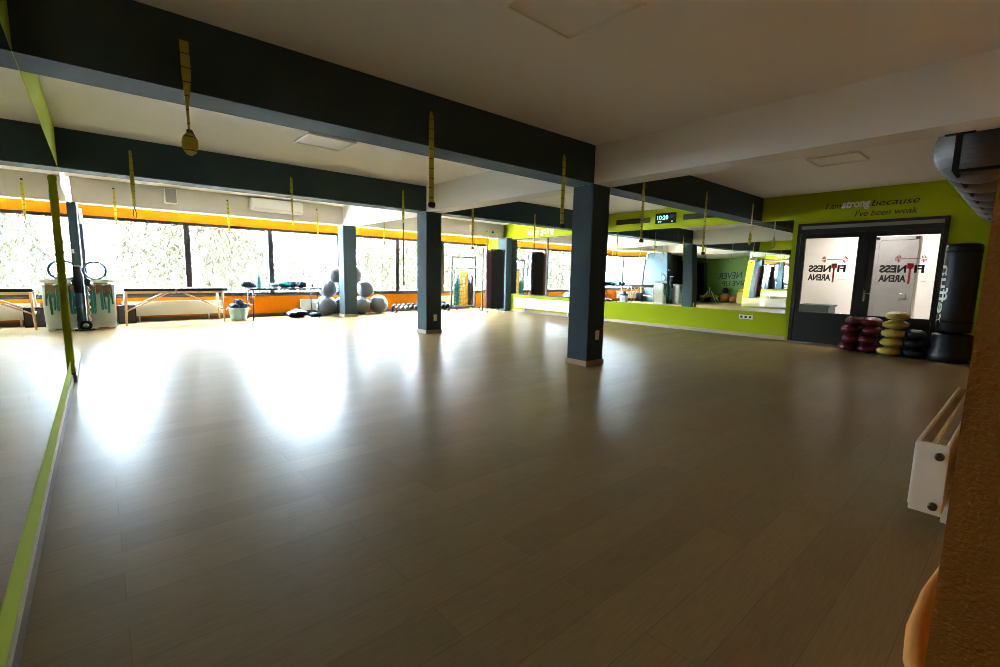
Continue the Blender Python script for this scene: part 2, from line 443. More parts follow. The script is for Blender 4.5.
# wall lettering ----------------------------------------------------
rW = (PI / 2, 0, -PI / 2)
wl = thing('wall_lettering', 'I am strong because I\'ve been weak lettering in black and silver above the door', 'lettering', (XR - .003, 0, 0))
text_mesh('words', 'I am', .1, 'blacktxt', wl, (0, 2.84, 2.60), rW, width=.24, height=.11, shear=.25, depth=.002)
text_mesh('words', 'strong', .1, 'greytxt', wl, (0, 2.585, 2.605), rW, width=.43, height=.17, shear=.15, bold=.003, depth=.003)
text_mesh('words', 'because', .1, 'blacktxt', wl, (0, 2.14, 2.60), rW, width=.66, height=.11, shear=.25, depth=.002)
text_mesh('words', "I've been weak", .1, 'blacktxt', wl, (0, 2.37, 2.43), rW, width=.88, height=.11, shear=.25, depth=.002)
wl = thing('wall_lettering', 'white keep going lettering on the green band above the framed mirror', 'lettering', (XR - .003, 0, 0))
text_mesh('words', 'keep going', .1, 'whitetxt', wl, (0, 11.05, 2.53), rW, width=1.15, height=.26, bold=.002, depth=.003)
wl = thing('wall_lettering', 'black NEVER GIVE UP lettering on the dark green recess wall', 'lettering', (XREC + .003, 0, 0))
rE = (PI / 2, 0, PI / 2)
text_mesh('words', 'NEVER', .1, 'blacktxt', wl, (0, 10.35, 1.35), rE, width=1.25, height=.36, bold=.002, depth=.003)
text_mesh('words', 'GIVE UP', .1, 'blacktxt', wl, (0, 10.0, .95), rE, width=1.35, height=.28, bold=.002, depth=.003)

# digital wall clock
ck = thing('wall_clock', 'black digital wall clock with glowing cyan digits on the green wall', 'clock', (XR, 6.18, 2.69))
MB().box(-.04, 0, -.27, .27, -.125, .125, .006).build('case', 'blackrub', ck)
text_mesh('digits', '10:20', .1, 'lcd', ck, (-.041, .21, -.03), rW, width=.29, height=.10, bold=.001, depth=.001)
text_mesh('digits', '30', .1, 'lcd', ck, (-.041, .19, -.095), rW, width=.09, height=.035, depth=.001)
text_mesh('digits', '8', .1, 'lcd', ck, (-.041, -.17, -.10), rW, width=.03, height=.03, depth=.001)
MB().box(-.0415, -.0405, -.22, -.12, -.0, .07).build('dim_display', 'metaldark', ck)
for y0, y1, lb in ((6.61, 7.63, 'dark ventilation grille left of the digital clock'), (4.66, 5.73, 'dark ventilation grille right of the digital clock')):
    g = thing('vent_grille', lb, 'vent', (XR, (y0 + y1) / 2, 2.68), group='ventilation grilles on the green wall')
    w = (y1 - y0) / 2
    MB().box(-.012, 0, -w, w, -.065, .065, .003).build('grille_frame', 'black', g)
    m_ = MB()
    for k in range(5): m_.box(-.018, -.012, -w + .02, w - .02, -.05 + k * .023, -.042 + k * .023)
    m_.build('louvre', 'black', g)
sk = thing('wall_socket', 'white triple wall socket low on the green wall below the wide mirror', 'socket', (XR, 4.12, .42))
MB().box(-.012, 0, -.14, .14, -.045, .045, .003).build('socket_plate', 'white', sk)
for k in (-1, 0, 1): MB().lathe([(.026, 0), (.026, .004), (.02, .004), (.02, .001)], (0, 0, 0), 14, 'x').build('socket_hole', 'metaldark', sk).location = (-.016, k * .09, 0)

# ------------------------------------------------------------------ corridor behind the door
CX = XR + .18
mb = MB().box(CX + 2.0, CX + 2.2, -2.5, 6.5, 0, 2.8).box(CX, CX + 2.2, 6.3, 6.5, 0, 2.8).box(CX, CX + 2.2, -2.5, -2.3, 0, 2.8)
mb.box(XR, XR + .18, -2.5, -.1, 0, 2.8)
struct('wall_corridor', mb, 'wallwhite')
struct('ceiling', MB().box(CX, CX + 2.2, -2.5, 6.5, 2.7, 2.8), 'wallwhite')
struct('floor', MB().box(XR + .02, CX + 2.2, -2.5, 6.5, -.2, -.001), 'wallwhite')
d2 = struct('door_2', MB().box(CX + 1.93, CX + 2.0, 1.70, 1.76, 0, 2.2).box(CX + 1.93, CX + 2.0, 2.34, 2.40, 0, 2.2).box(CX + 1.93, CX + 2.0, 1.70, 2.40, 2.13, 2.2), 'doorgrey')
MB().box(CX + 1.95, CX + 1.99, 1.76, 2.34, 0, 2.13, .003).build('door_leaf', 'doorgrey', d2)
MB().tube([(CX + 1.95, 1.82, 1.0), (CX + 1.89, 1.82, 1.0), (CX + 1.89, 1.94, 1.0)], .01).build('door_handle', 'chrome', d2)
ds = thing('side_table', 'dark low table in the corridor seen through the left door pane', 'table', (CX + 1.6, 3.28, 0))
MB().box(-.3, .3, -.32, .32, .66, .70, .006).build('table_top', 'petrol', ds)
MB().box(-.27, .27, -.29, .29, .50, .66, .004).build('apron', 'petrol', ds)
for sx in (-1, 1):
    for sy in (-1, 1): MB().box(sx * .27 - .02, sx * .27 + .02, sy * .29 - .02, sy * .29 + .02, 0, .50, .003).build('leg', 'metaldark', ds)
cl = thing('ceiling_light', 'round lit ceiling light in the corridor behind the door', 'light', (CX + 1.0, 2.3, 2.7))
MB().lathe([(.20, -.001), (.22, -.03), (.20, -.05)], n=32).build('light_base', 'white', cl)
lm = mat('lamp_diffuser', (1, 1, 1), .5, emit=(1, .93, .88), es=1.5)
MB().lathe([(.19, -.051), (.16, -.075), (.0, -.085)], n=32).build('diffuser', lm, cl)
ar = bpy.data.lights.new('corridor_ceiling_lamp', 'AREA'); ar.shape = 'DISK'; ar.size = .38; ar.energy = 30; ar.color = (1, .95, .93)
ao = bpy.data.objects.new('corridor_ceiling_lamp', ar); C.objects.link(ao); ao.location = (CX + 1.0, 2.3, 2.60); ao['kind'] = 'helper'

# ------------------------------------------------------------------ ceiling panels (heating/LED frames)
def ceiling_panel(x, y, w, d, label):
    t = thing('ceiling_panel', label, 'panel', (x, y, ZC), group='square ceiling panels')
    f = MB().box(-w / 2, w / 2, -d / 2, -d / 2 + .022, -.03, 0).box(-w / 2, w / 2, d / 2 - .022, d / 2, -.03, 0)
    f.box(-w / 2, -w / 2 + .022, -d / 2 + .022, d / 2 - .022, -.03, 0).box(w / 2 - .022, w / 2, -d / 2 + .022, d / 2 - .022, -.03, 0)
    f.build('panel_frame', 'white', t)
    MB().box(-w / 2 + .022, w / 2 - .022, -d / 2 + .022, d / 2 - .022, -.018, 0).build('panel_face', 'ceiling', t)
ceiling_panel(2.35, 2.07, .62, .62, 'white-edged square ceiling panel nearest the camera')
ceiling_panel(2.38, 6.32, .62, .55, 'white-edged square ceiling panel between the two dark beams')
ceiling_panel(7.89, 2.02, .56, .6, 'white-edged square ceiling panel near the green door wall')

# ------------------------------------------------------------------ straps
def strap(x, y, ztop, zbot, kind, label, grp):
    t = thing('suspension_strap', label, 'strap', (x, y, ztop), group=grp)
    L = ztop - zbot
    MB().tube([(0, .0, .0), (0, -.022, .0), (0, -.038, -.014), (0, -.036, -.034), (0, -.018, -.036)], .005, 8).lathe([(.02, 0), (.02, .004)], (0, -.004, 0), 12, 'y').build('hook', 'metaldark', t)
    y_ = -.045
    if kind == 'bulb':
        pts = [(0, y_, -.01), (.004, y_, -L * .3), (-.002, y_, -L * .6), (0, y_, -L * .82)]
        MB().ribbon(pts, [.050, .055, .018, .012], t=.012).build('webbing', 'yellowstrap', t)
        MB().ribbon([(0, y_, -L * .80), (.012, y_, -L * .87)], [.03, .05], t=.03).build('buckle', 'strapdark', t)
        MB().sphere((0, y_, -L * .93), .066, (.75, .7, 1.15), 16, lambda d: 1 + .12 * noise.noise(d * 3)).build('bundled_loop', 'yellowstrap', t)
    elif kind == 'tape':
        MB().ribbon([(0, y_, -.02), (.004, y_, -.08), (.0, y_, -L)], [.012, .05, .052], t=.012).build('webbing', 'yellowstrap', t)
        MB().box(-.035, .035, y_ - .03, y_ + .01, -L - .05, -L, .008).build('handle', 'blackrub', t)
    elif kind == 'thin':
        MB().ribbon([(0, y_, -.02), (.0, y_, -L * .5), (.0, y_, -L * .8)], [.03, .05, .03], t=.01).build('webbing', 'yellowstrap', t)
        MB().tube([(0, y_, -L * .79), (-.02, y_, -L * .9), (0, y_, -L), (.02, y_, -L * .9), (0, y_, -L * .79)], .006, 6).build('loop', 'blackrub', t)
    elif kind == 'hung':      # thin cord then small bundled pouch
        MB().tube([(0, y_, -.01), (-.004, y_, -L * .5), (-.01, y_, -L * .66)], .012, 6).build('webbing', 'offwhite', t)
        MB().sphere((-.02, y_, -L * .82), .1, (.35, .3, 1.3), 16, lambda d: 1 + .15 * noise.noise(d * 2.5)).build('bundled_loop', 'yellowstrap', t)
    elif kind == 'long':
        MB().ribbon([(0, y_, -.02), (.0, y_, -L * .25), (.0, y_, -L * .35)], [.03, .05, .03], t=.01).build('webbing', 'yellowstrap', t)
        MB().ribbon([(0, y_, -L * .35), (.003, y_, -L * .95), (.0, y_, -L)], [.028, .022, .05], t=.008).build('tail', 'strapdark' if L > 1.2 else 'yellowstrap', t)
    return t
g1, g2, g3 = 'yellow straps on the nearest dark beam', 'yellow straps on the second dark beam', 'yellow straps on the beige beam'
n1 = Y1A; n2 = Y2A; n3 = Y3A
strap(.545, n1, 2.765, 2.04, 'bulb', 'yellow strap with a bundled loop, nearest and leftmost on the front dark beam', g1)
strap(2.49, n1, 2.775, 1.92, 'tape', 'yellow strap with black handle hanging in the middle of the front dark beam', g1)
strap(4.375, n1, 2.72, 1.87, 'tape', 'yellow strap hanging just left of the front column', g1)
strap(6.13, n1, 2.70, 1.80, 'tape', 'yellow strap hanging first to the right of the front column', g1)
strap(8.08, n1, 2.76, 1.70, 'tape', 'wide yellow strap hanging halfway between front column and door wall', g1)
strap(10.07, n1, 2.76, 1.90, 'hung', 'pale cord with a bundled yellow pouch beside the green door wall', g1)
strap(.44, n2, 2.79, 1.85, 'thin', 'yellow strap leftmost on the second dark beam above the massage table', g2)
strap(2.47, n2, 2.74, 1.97, 'long', 'yellow strap on the second dark beam in front of the air conditioner', g2)
strap(4.49, n2, 2.80, 1.0, 'long', 'long strap reaching down beside the second column', g2)
strap(6.15, n2, 2.70, 1.81, 'tape', 'yellow strap on the second dark beam right of the second column', g2)
strap(8.02, n2, 2.70, 1.84, 'thin', 'yellow strap on the second dark beam left of the front column', g2)
strap(10.0, n2, 2.70, 1.84, 'thin', 'yellow strap on the second dark beam next to the wide mirror', g2)
for x, lb in ((.36, 'yellow strap leftmost on the beige beam'), (2.35, 'yellow strap on the beige beam left of the air conditioner'),
              (4.35, 'yellow strap on the beige beam left of the gym ball column'), (6.2, 'yellow strap on the beige beam right of the gym ball column'),
              (9.95, 'yellow strap on the beige beam in front of the hanging mats')):
    strap(x, n3, 2.78 if x < 5 else 2.66, 1.90, 'thin', lb, g3)

# things on the beige beam
ac = thing('air_conditioner', 'white wall air conditioner mounted on the beige beam', 'air conditioner', (3.38, Y3A, 2.60))
MB().box(-.58, .58, -.20, 0, .0, .29, .025).build('housing', 'white', ac)
MB().box(-.54, .54, -.206, -.199, .015, .07, .004).build('air_flap', 'offwhite', ac)
MB().box(-.50, .50, -.15, -.02, .289, .292).build('air_intake', 'metaldark', ac)
sp = thing('loudspeaker', 'small grey loudspeaker on the beige beam above the massage table', 'speaker', (1.28, Y3A, 2.58))
MB().box(-.11, .11, -.18, 0, 0, .31, .012).build('cabinet', 'offwhite', sp)
MB().box(-.095, .095, -.186, -.179, .015, .295, .004).build('speaker_grille', 'doorgrey', sp)
cam_ = thing('wall_fixture', 'small white wall-mounted fixture on the beige beam right of the second column', 'fixture', (9.27, Y3A, 2.60))  # stands for a small white camera sensor, not a fan
MB().box(-.07, .07, -.05, 0, .0, .20, .01).build('bracket', 'offwhite', cam_)
MB().box(-.03, .03, -.10, -.05, -.04, .22, .01, Matrix.Rotation(.25, 3, 'Y')).build('fixture_head', 'white', cam_)
hk = thing('wall_hook', 'small dark round hook on the beige beam beside the green band', 'hook', (10.2, Y3A, 2.64))
MB().lathe([(.035, 0), (.035, -.01), (.015, -.02), (.015, -.04), (.025, -.05)], n=14, axis='y').build('rosette', 'metaldark', hk)

# ------------------------------------------------------------------ radiators
def radiator(name, label, loc, rz, L, H, D=.10, z0=.1, fine=False):
    """panel radiator, local x along the length, front towards -y"""
    t = thing(name, label, 'radiator', loc, rz, 'white panel radiators')
    a = MB()
    n = max(6, int(L / .034)); rings = []
    a.box(-L / 2, L / 2, -D, -D + .014, z0, z0 + H, .004)
    for k in range(n):
        x = -L / 2 + .03 + (L - .06) * k / (n - 1)
        a.box(x - .010, x + .010, -D - .006, -D, z0 + .02, z0 + H - .02, .003)
    a.build('front_panel', 'white', t)
    MB().box(-L / 2, L / 2, -.028, -.014, z0, z0 + H, .004).build('rear_panel', 'white', t)
    g = MB()
    for k in range(int(L / .06)): g.box(-L / 2 + .02 + k * .06, -L / 2 + .025 + k * .06, -D + .014, -.028, z0 + H - .05, z0 + H - .02)
    g.box(-L / 2, L / 2, -D * .56 - .006, -D * .56 + .006, z0 + .02, z0 + H - .006)
    g.build('convector_fins', 'offwhite', t)
    for s in (-1, 1):
        MB().box(s * L / 2 - .006, s * L / 2 + .006, -D + .002, -.014, z0 + .004, z0 + H - .004, .002).build('end_plate', 'white', t)
    for zz in ((z0 + .05), (z0 + H - .06)):
        for sd in ((-1, 1) if L == 1.80 else (-1,)): MB().lathe([(.018, 0), (.018, -.03 * -sd), (.012, -.034 * -sd)], (sd * L / 2, -.045, zz), 14, 'x').build('valve', 'brass', t)
    for s in (-1, 1): MB().box(s * L * .35 - .015, s * L * .35 + .015, -.03, .0, 0.0, z0 + .06, .002).build('foot', 'white', t)
    return t
radiator('radiator', 'white panel radiator under the window behind the massage table', (1.35, YW - .02, 0), 0, 1.95, .33, .10, .14)
radiator('radiator', 'white panel radiator under the window behind the equipment table', (4.72, YW - .02, 0), 0, 1.0, .30, .10, .14)
radiator('radiator', 'white panel radiator below the dark-framed mirror on the right wall', (XR - .02, 10.15, 0), -PI / 2, 2.7, .34, .10, .14)
radiator('radiator', 'white panel radiator jutting from the orange wall at right foreground', (3.90, .175, 0), PI, 1.80, .36, .135, .12)
radiator('radiator', 'white panel radiator behind the resistance band rack', (8.9, YW - .02, 0), 0, 1.6, .33, .10, .14)

# ------------------------------------------------------------------ gym balls
def ball(x, y, z, r, label, grp='silver gym balls stacked round the column'):
    t = thing('gym_ball', label, 'gym ball', (x, y, z - r), 0, grp)
    b = MB().sphere((0, 0, r), r, seg=40).build('ball', 'silverball', t)
    g = MB()
    for k in range(-5, 6):
        a = k * .12; rr = r * math.cos(a) + .0006
        g.tube([(rr * math.cos(2 * PI * j / 40), rr * math.sin(2 * PI * j / 40), r + r * math.sin(a)) for j in range(40)], .0022, 5, close=True)
    g.build('grip_ribs', 'silverball', t)
    t.rotation_euler = (random.uniform(0, .01), 0, random.uniform(0, 3))
    return t
ball(4.80, 12.98, .28, .28, 'silver gym ball on the floor left of the rear column, largest and lowest there')
ball(4.88, 13.04, .745, .25, 'silver gym ball in the middle of the stack left of the rear column')
ball(5.04, 12.90, 1.13, .225, 'silver gym ball on top of the stack left of the rear column')
ball(5.29, 13.02, .26, .26, 'silver gym ball on the floor directly behind the rear column')
ball(5.82, 12.98, .26, .26, 'silver gym ball on the floor just right of the rear column')
ball(6.36, 12.95, .275, .275, 'silver gym ball on the floor furthest right of the rear column')
ball(5.98, 13.0, .74, .255, 'silver gym ball resting on two others right of the rear column')
ball(5.62, 13.0, 1.16, .25, 'silver gym ball on top of the stack right of the rear column')
# row of balls on a ceiling-hung rail along the front wall
zr = 2.15
for k in range(7):
    rr = .31
    ball(5.73 + k * .64, .432, 2.40, rr,
         ['grey gym ball at the near end of the overhead rack by the ceiling', 'grey gym ball second in the overhead rack', 'grey gym ball third in the overhead rack',
          'grey gym ball fourth in the overhead rack', 'grey gym ball fifth in the overhead rack', 'grey gym ball sixth in the overhead rack', 'grey gym ball at the far end of the overhead rack by the green wall'][k],
         'grey gym balls in the overhead rack')
rk = thing('ball_rack', 'black overhead ball rack hung from the ceiling near the door wall', 'rack', (5.37, .4, zr))
MB().tube([(0, .15, 0), (4.9, .15, 0)], .016).build('front_rail', 'blackrub', rk)
MB().tube([(0, -.24, 0), (4.9, -.24, 0)], .016).build('rear_rail', 'blackrub', rk)
MB().box(-.02, .01, .13, .17, 0, ZB - zr - .008).box(-.03, .02, .06, .24, ZB - zr - .009, ZB - zr - .001).build('hanger', 'blackrub', rk)
MB().box(4.88, 4.91, .13, .17, 0, ZC - zr - .008).box(4.86, 4.93, .06, .24, ZC - zr - .009, ZC - zr - .001).build('hanger', 'blackrub', rk)
for x in (.0, 4.9): MB().box(x - .015, x + .015, -.255, .15, -.012, .012).build('crossbar', 'blackrub', rk)

# ------------------------------------------------------------------ massage table
def massage_table():
    t = thing('massage_table', 'folding massage table with dark padded top and beech legs below the window', 'table', (1.31, 12.85, 0))
    for s in (-1, 1):
        MB().box(min(s * .004, s * .93), max(s * .004, s * 1.02), -.33, .33, .73, .79, .018).build('padded_top', 'tablevinyl', t)
        MB().box(min(s * .01, s * .90), max(s * .01, s * .90), -.31, -.29, .68, .728).box(min(s * .01, s * .90), max(s * .01, s * .90), .29, .31, .68, .728).build('side_rail', 'beech', t)
        for sy in (-1, 1):
            a = MB(); p0 = Vector((s * .88, sy * .30, .73)); p1 = Vector((s * .91, sy * .30, 0.0))
            a.tube([p0, (p0 + p1) / 2, p1], [.024, .022, .018], 8).build('leg', 'beech', t)
            MB().tube([(s * .895, sy * .28, .30), (s * .12, sy * .28, .70)], .014, 8).build('brace', 'beech', t)
        MB().box(s * .895 - .012, s * .895 + .012, -.29, .29, .28, .33).build('cross_rail', 'beech', t)
    MB().tube([(-.85, .0, .32), (-.3, .0, .64), (0, 0, .69), (.3, 0, .64), (.85, 0, .32)], .004, 5).build('support_cable', 'metaldark', t)
massage_table()

# equipment table with small items
et = thing('equipment_table', 'dark thin-topped folding table by the window holding small gym items', 'table', (3.61, 12.72, 0))
MB().box(-.86, .86, -.33, .33, .745, .785, .006).build('table_top', 'blackrub', et)
for sx in (-1, 1):
    for sy in (-1, 1):
        MB().tube([(sx * .76, sy * .26, .748), (sx * (.80 if sx > 0 else .79), sy * .28, .02)], .016, 8).tube([(sx * .80, sy * .28, .02), (sx * .80, sy * .28, 0)], .02, 8).build('leg', 'metaldark', et)
    MB().tube([(sx * .78, -.27, .38), (sx * .78, .27, .38)], .010, 8).build('cross_rail', 'metaldark', et)
ZT = .7855
def shoe(loc, rz, label):
    t = thing('sports_shoe', label, 'shoe', loc, rz, 'dark shoes on the equipment table')
    def f(d): return 1 + .18 * max(0, -d.x)
    s = MB().sphere((0, 0, .085), .085, (1.9, .75, 1.0), 20, f)
    for v in s.bm.verts:
        if v.co.x > .02: v.co.z = max(.0, v.co.z - (v.co.x - .02) * .5)
        v.co.z = max(.012, v.co.z)
    s.build('upper', 'cloth_navy', t)
    MB().box(-.14, .14, -.045, .045, 0, .02, .009).build('sole', 'offwhite', t)
    g = MB()
    for k in range(4): g.tube([(-.01 + k * .022, -.025, .098 - k * .008), (-.01 + k * .022, .025, .098 - k * .008)], .004, 6)
    g.build('laces', 'white', t)
shoe((2.80, 12.66, ZT), .2, 'dark sports shoe at the left end of the equipment table, in front')
shoe((2.86, 12.82, ZT), .1, 'dark sports shoe at the left end of the equipment table, behind')
def bottle(x, y, r, h, m, label, cap='offwhite'):
    t = thing('bottle', label, 'bottle', (x, y, ZT), 0)
    MB().lathe([(r * .95, 0), (r, .01), (r, h * .78), (r * .8, h * .86), (r * .5, h * .9), (r * .5, h * .93)], n=20).build('bottle_body', m, t)
    MB().lathe([(r * .56, h * .93), (r * .56, h), (r * .4, h + .004)], n=16).build('cap', cap, t)
bottle(3.045, 12.75, .055, .34, 'mint', 'tall teal bottle on the equipment table', 'mint')
bottle(3.19, 12.80, .035, .26, 'clearplas', 'clear plastic bottle left of the window mullion on the equipment table')
bottle(3.27, 12.70, .03, .20, 'clearplas', 'small clear plastic bottle right beside the larger clear one')
bw = thing('bowl', 'clear stacked bowl on the equipment table', 'bowl', (3.41, 12.75, ZT))
MB().lathe([(.05, 0), (.07, .01), (.11, .07), (.115, .075), (.105, .07), (.06, .018), (0, .012)], n=24).build('bowl_body', 'clearplas', bw)
MB().lathe([(.08, .03), (.12, .10), (.125, .105), (.112, .10), (.07, .04)], n=24, cap=False).build('inner_bowl', 'clearplas', bw)
def lump(name, label, cat, loc, r, sc, m, seed, rz=0, amp=.35, fr=1.6, parts=1):
    t = thing(name, label, cat, loc, rz)
    off = Vector((seed * 3.1, seed * 1.7, 0))
    mb = MB().sphere((0, 0, r * sc[2] * .9), r, sc, 28, lambda d: 1 + amp * noise.noise(d * fr + off) + amp * .5 * noise.noise(d * fr * 2.5 + off))
    for v in mb.bm.verts: v.co.z = max(0.0, v.co.z)
    mb.build('folded_cloth' if 'cloth' in name or 'towel' in name else 'body', m, t)
    return t
lump('folded_towel', 'teal towel on the equipment table', 'towel', (3.66, 12.74, ZT), .15, (1.05, .9, .62), 'cloth_teal', 1)
lump('glove', 'dark glove beside the teal towel on the equipment table', 'glove', (3.86, 12.78, ZT), .11, (1.1, .9, .75), 'cloth_navy', 2)
lump('glove', 'dark padded glove in the middle right of the equipment table', 'glove', (4.05, 12.72, ZT), .12, (1.15, .8, .72), 'cloth_navy', 3)
hp = thing('headphones', 'dark headphones at the right end of the equipment table', 'headphones', (4.25, 12.72, ZT))
MB().tube([(.09 * math.cos(a), 0, .035 + .11 * math.sin(a)) for a in [PI * k / 14 for k in range(15)]], .010, 8).build('headband', 'bluegrey', hp)
for s in (-1, 1): MB().lathe([(.02, -.018), (.038, -.014), (.042, 0), (.038, .014), (.02, .018)], (s * .085, 0, .043), 16, 'x').build('ear_cup', 'blackrub', hp)

# basket under the tables, black bag
bs = thing('laundry_basket', 'pale blue plastic basket full of dark gear on the floor between the tables', 'basket', (2.56, 12.74, 0))
MB().lathe([(.155, 0), (.17, .01), (.225, .30), (.235, .305), (.22, .29), (.165, .02), (0, .015)], n=28).build('basket_body', 'basket', bs)
for s in (-1, 1): MB().tube([(s * .23, -.05, .29), (s * .26, -.04, .26), (s * .26, .04, .26), (s * .23, .05, .29)], .008, 6).build('handle', 'basket', bs)
for k in range(5):
    a = k * 1.3
    lump('boxing_glove', ['dark glove at the front of the pale blue basket', 'dark glove at the right of the pale blue basket', 'dark glove at the back of the pale blue basket',
          'dark glove at the left of the pale blue basket', 'dark glove on top of the pale blue basket'][k], 'glove',
         (2.56 + .10 * math.cos(a) * (k < 4), 12.74 + .10 * math.sin(a) * (k < 4), .27 + (.09 if k == 4 else 0)), .095, (1.1, .9, .8), 'cloth_navy', k + 5, a)
bg = thing('gym_bag', 'black floppy gym bag on the floor under the equipment table', 'bag', (3.95, 12.74, 0), .1)
mb = MB().sphere((0, 0, .10), .16, (1.75, 1.1, .62), 32, lambda d: 1 + .25 * noise.noise(d * 2.2) + .1 * noise.noise(d * 6))
for v in mb.bm.verts: v.co.z = max(0, v.co.z)
mb.build('bag_body', 'blackvinyl', bg)
for s in (-1, 1): MB().tube([(-.14, s * .10, .14), (-.08, s * .14, .21), (.02, s * .15, .215), (.10, s * .13, .20), (.14, s * .10, .14)], .009, 6).build('carry_handle', 'bluegrey', bg)
MB().tube([(-.25, 0, .13), (-.1, .0, .185), (.1, 0, .185), (.25, 0, .13)], .006, 6).build('zip', 'chrome', bg)
bg2 = thing('gym_bag', 'small dark folded bag on the floor right of the black gym bag', 'bag', (4.42, 12.78, 0), -.3)
mb = MB().sphere((0, 0, .05), .14, (1.2, .9, .45), 24, lambda d: 1 + .3 * noise.noise(d * 2.2 + Vector((4, 2, 0))))
for v in mb.bm.verts: v.co.z = max(0, v.co.z)
mb.build('bag_body', 'cloth_navy', bg2)
MB().tube([(-.1, 0, .10), (-.05, 0, .15), (.05, 0, .15), (.1, 0, .10)], .008, 6).build('carry_handle', 'blackrub', bg2)
bx = thing('floor_speaker', 'low black floor box beside the massage table near the corner', 'box', (.44, 13.18, 0))
MB().box(-.16, .16, -.12, .12, 0, .40, .01).build('cabinet', 'blackrub', bx)
MB().box(-.14, .14, -.126, -.12, .03, .37, .004).build('speaker_grille', 'metaldark', bx)

# ------------------------------------------------------------------ storage bins with resistance bands by the wall stub
def band_bin(x, y, label, seed):
    rnd = random.Random(seed)
    t = thing('storage_bin', label, 'bin', (x, y, 0), 0, 'frosted bins of resistance bands')
    b = MB(); prof = []
    w0, w1, H = .205, .23, .86
    for (w, z) in ((w0, .03), (w1, H), (w1 + .015, H + .005), (w1 + .015, H + .02), (w1 - .01, H + .02), (w0 - .012, .05)):
        prof.append((w, z))
    rings = []
    for w, z in prof:
        ring = []
        for k in range(32):
            a = 2 * PI * k / 32; ca, sa = math.cos(a), math.sin(a)
            e = .35
            ring.append(b.bm.verts.new((math.copysign(abs(ca) ** e, ca) * w, math.copysign(abs(sa) ** e, sa) * w, z)))
        rings.append(ring)
    for A, B in zip(rings, rings[1:]):
        for k in range(32): f = b.bm.faces.new((A[k], A[(k + 1) % 32], B[(k + 1) % 32], B[k])); f.smooth = True
    b.bm.faces.new(rings[0]); b.bm.faces.new(rings[-1])
    b.build('bin_body', 'bin', t)
    for s in (-1, 1): MB().box(s * .13 - .05, s * .13 + .05, -.24, .2, 0, .03, .004).build('foot', 'offwhite', t)
    # bands draped over the front rim
    x_ = -.19
    while x_ < .17:
        w = rnd.uniform(.018, .04); m_ = 'teal' if rnd.random() < .72 else 'brownband'
        ln = rnd.uniform(.28, .60) if m_ == 'teal' else rnd.uniform(.10, .24)
        y0 = -.25
        MB().ribbon([(x_, -.10, H + .0), (x_, -.20, H + .045), (x_, y0 - .002, H + .0), (x_ + rnd.uniform(-.01, .01), y0 + .006, H - ln * .5), (x_ + rnd.uniform(-.02, .02), y0 + .012, H - ln)], w, t=.008).build('resistance_band', m_, t)
        x_ += w * .85
    MB().sphere((0, -.02, H - .03), .17, (1.05, 1.0, .55), 20, lambda d: 1 + .3 * noise.noise(d * 3 + Vector((seed, 0, 0)))).build('heaped_bands', 'brownband', t)
    for k in range(3):
        MB().box(-.20 + k * .13, -.11 + k * .13, -.262, -.246, H - .10 - .03 * (k % 2), H + .02, .004).build('band_handle', 'brownband', t)
    return t
band_bin(.035, 12.42, 'frosted grey bin with teal bands draped over it right of the wall stub', 3)
band_bin(-.72, 12.0, 'frosted grey bin with teal bands standing in the recess left of the wall stub', 4)
rg = thing('pilates_ring', 'blue-grey exercise ring standing on the right frosted bin', 'ring', (-.03, 12.36, .985))
MB().tube([(.17 * math.cos(2 * PI * k / 36), 0, .17 + .17 * math.sin(2 * PI * k / 36)) for k in range(36)], .022, 8, close=True).build('hoop', 'bluegrey', rg)
for s in (-1, 1): MB().box(s * .165 - .012, s * .165 + .012, -.03, .03, .11, .23, .008).build('grip_pad', 'bluegrey', rg)
tr = thing('plastic_tray', 'dark flat tray lying across the top of the right frosted bin', 'tray', (.04, 12.42, .885), .0)
MB().box(-.21, .24, -.17, .17, .055, .075, .006).build('tray_base', 'tablevinyl', tr)
MB().box(-.21, .24, -.18, -.165, .03, .095, .004).box(-.21, .24, .165, .18, .03, .095, .004).build('rim', 'offwhite', tr)
# folded exercise machine on a wheel
fm = thing('folded_exercise_machine', 'upright folded exercise machine with dark rail, chrome spine and small black wheel', 'machine', (-.20, 12.05, 0))
MB().tube([(-.06, 0, .10), (-.075, 0, .9)], .028, 10).build('main_rail', 'bluegrey', fm)
zz = [(.04 + (.018 if k % 2 else -.018), 0, .15 + k * .06) for k in range(14)]
MB().tube(zz, .014, 6).build('chrome_spine', 'chrome', fm)
w = MB().lathe([(.05, -.02), (.085, -.02), (.095, -.01), (.095, .01), (.085, .02), (.05, .02)], (-.03, -.03, .095), 24, 'y'); w.build('wheel', 'blackrub', fm)
MB().lathe([(.0, -.026), (.045, -.024), (.05, .02), (.0, .022)], (-.03, -.03, .095), 20, 'y').build('hub', 'chrome', fm)
MB().box(-.14, .10, -.10, .10, 0, .025, .005).build('base_plate', 'metaldark', fm)
MB().lathe([(.055, .72), (.075, 1.20), (.085, 1.21), (.085, 1.235), (.07, 1.235)], (-.10, 0, 0), 20).build('tapered_holder', 'blackvinyl', fm)
MB().lathe([(.095, 1.234), (.095, 1.245)], (-.10, 0, 0), 20).build('light_rim', 'white', fm)
MB().box(-.0, .09, -.05, .05, .86, 1.0, .02).build('pivot_block', 'blackrub', fm)
sw = thing('light_switch', 'white light switch on the dark end of the wall stub', 'switch', (-.345, 12.25, 1.52))
MB().box(-.04, .04, -.012, 0, -.04, .04, .003).build('switch_plate', 'white', sw)
MB().box(-.026, .026, -.017, -.012, -.026, .026, .002).build('rocker', 'offwhite', sw)

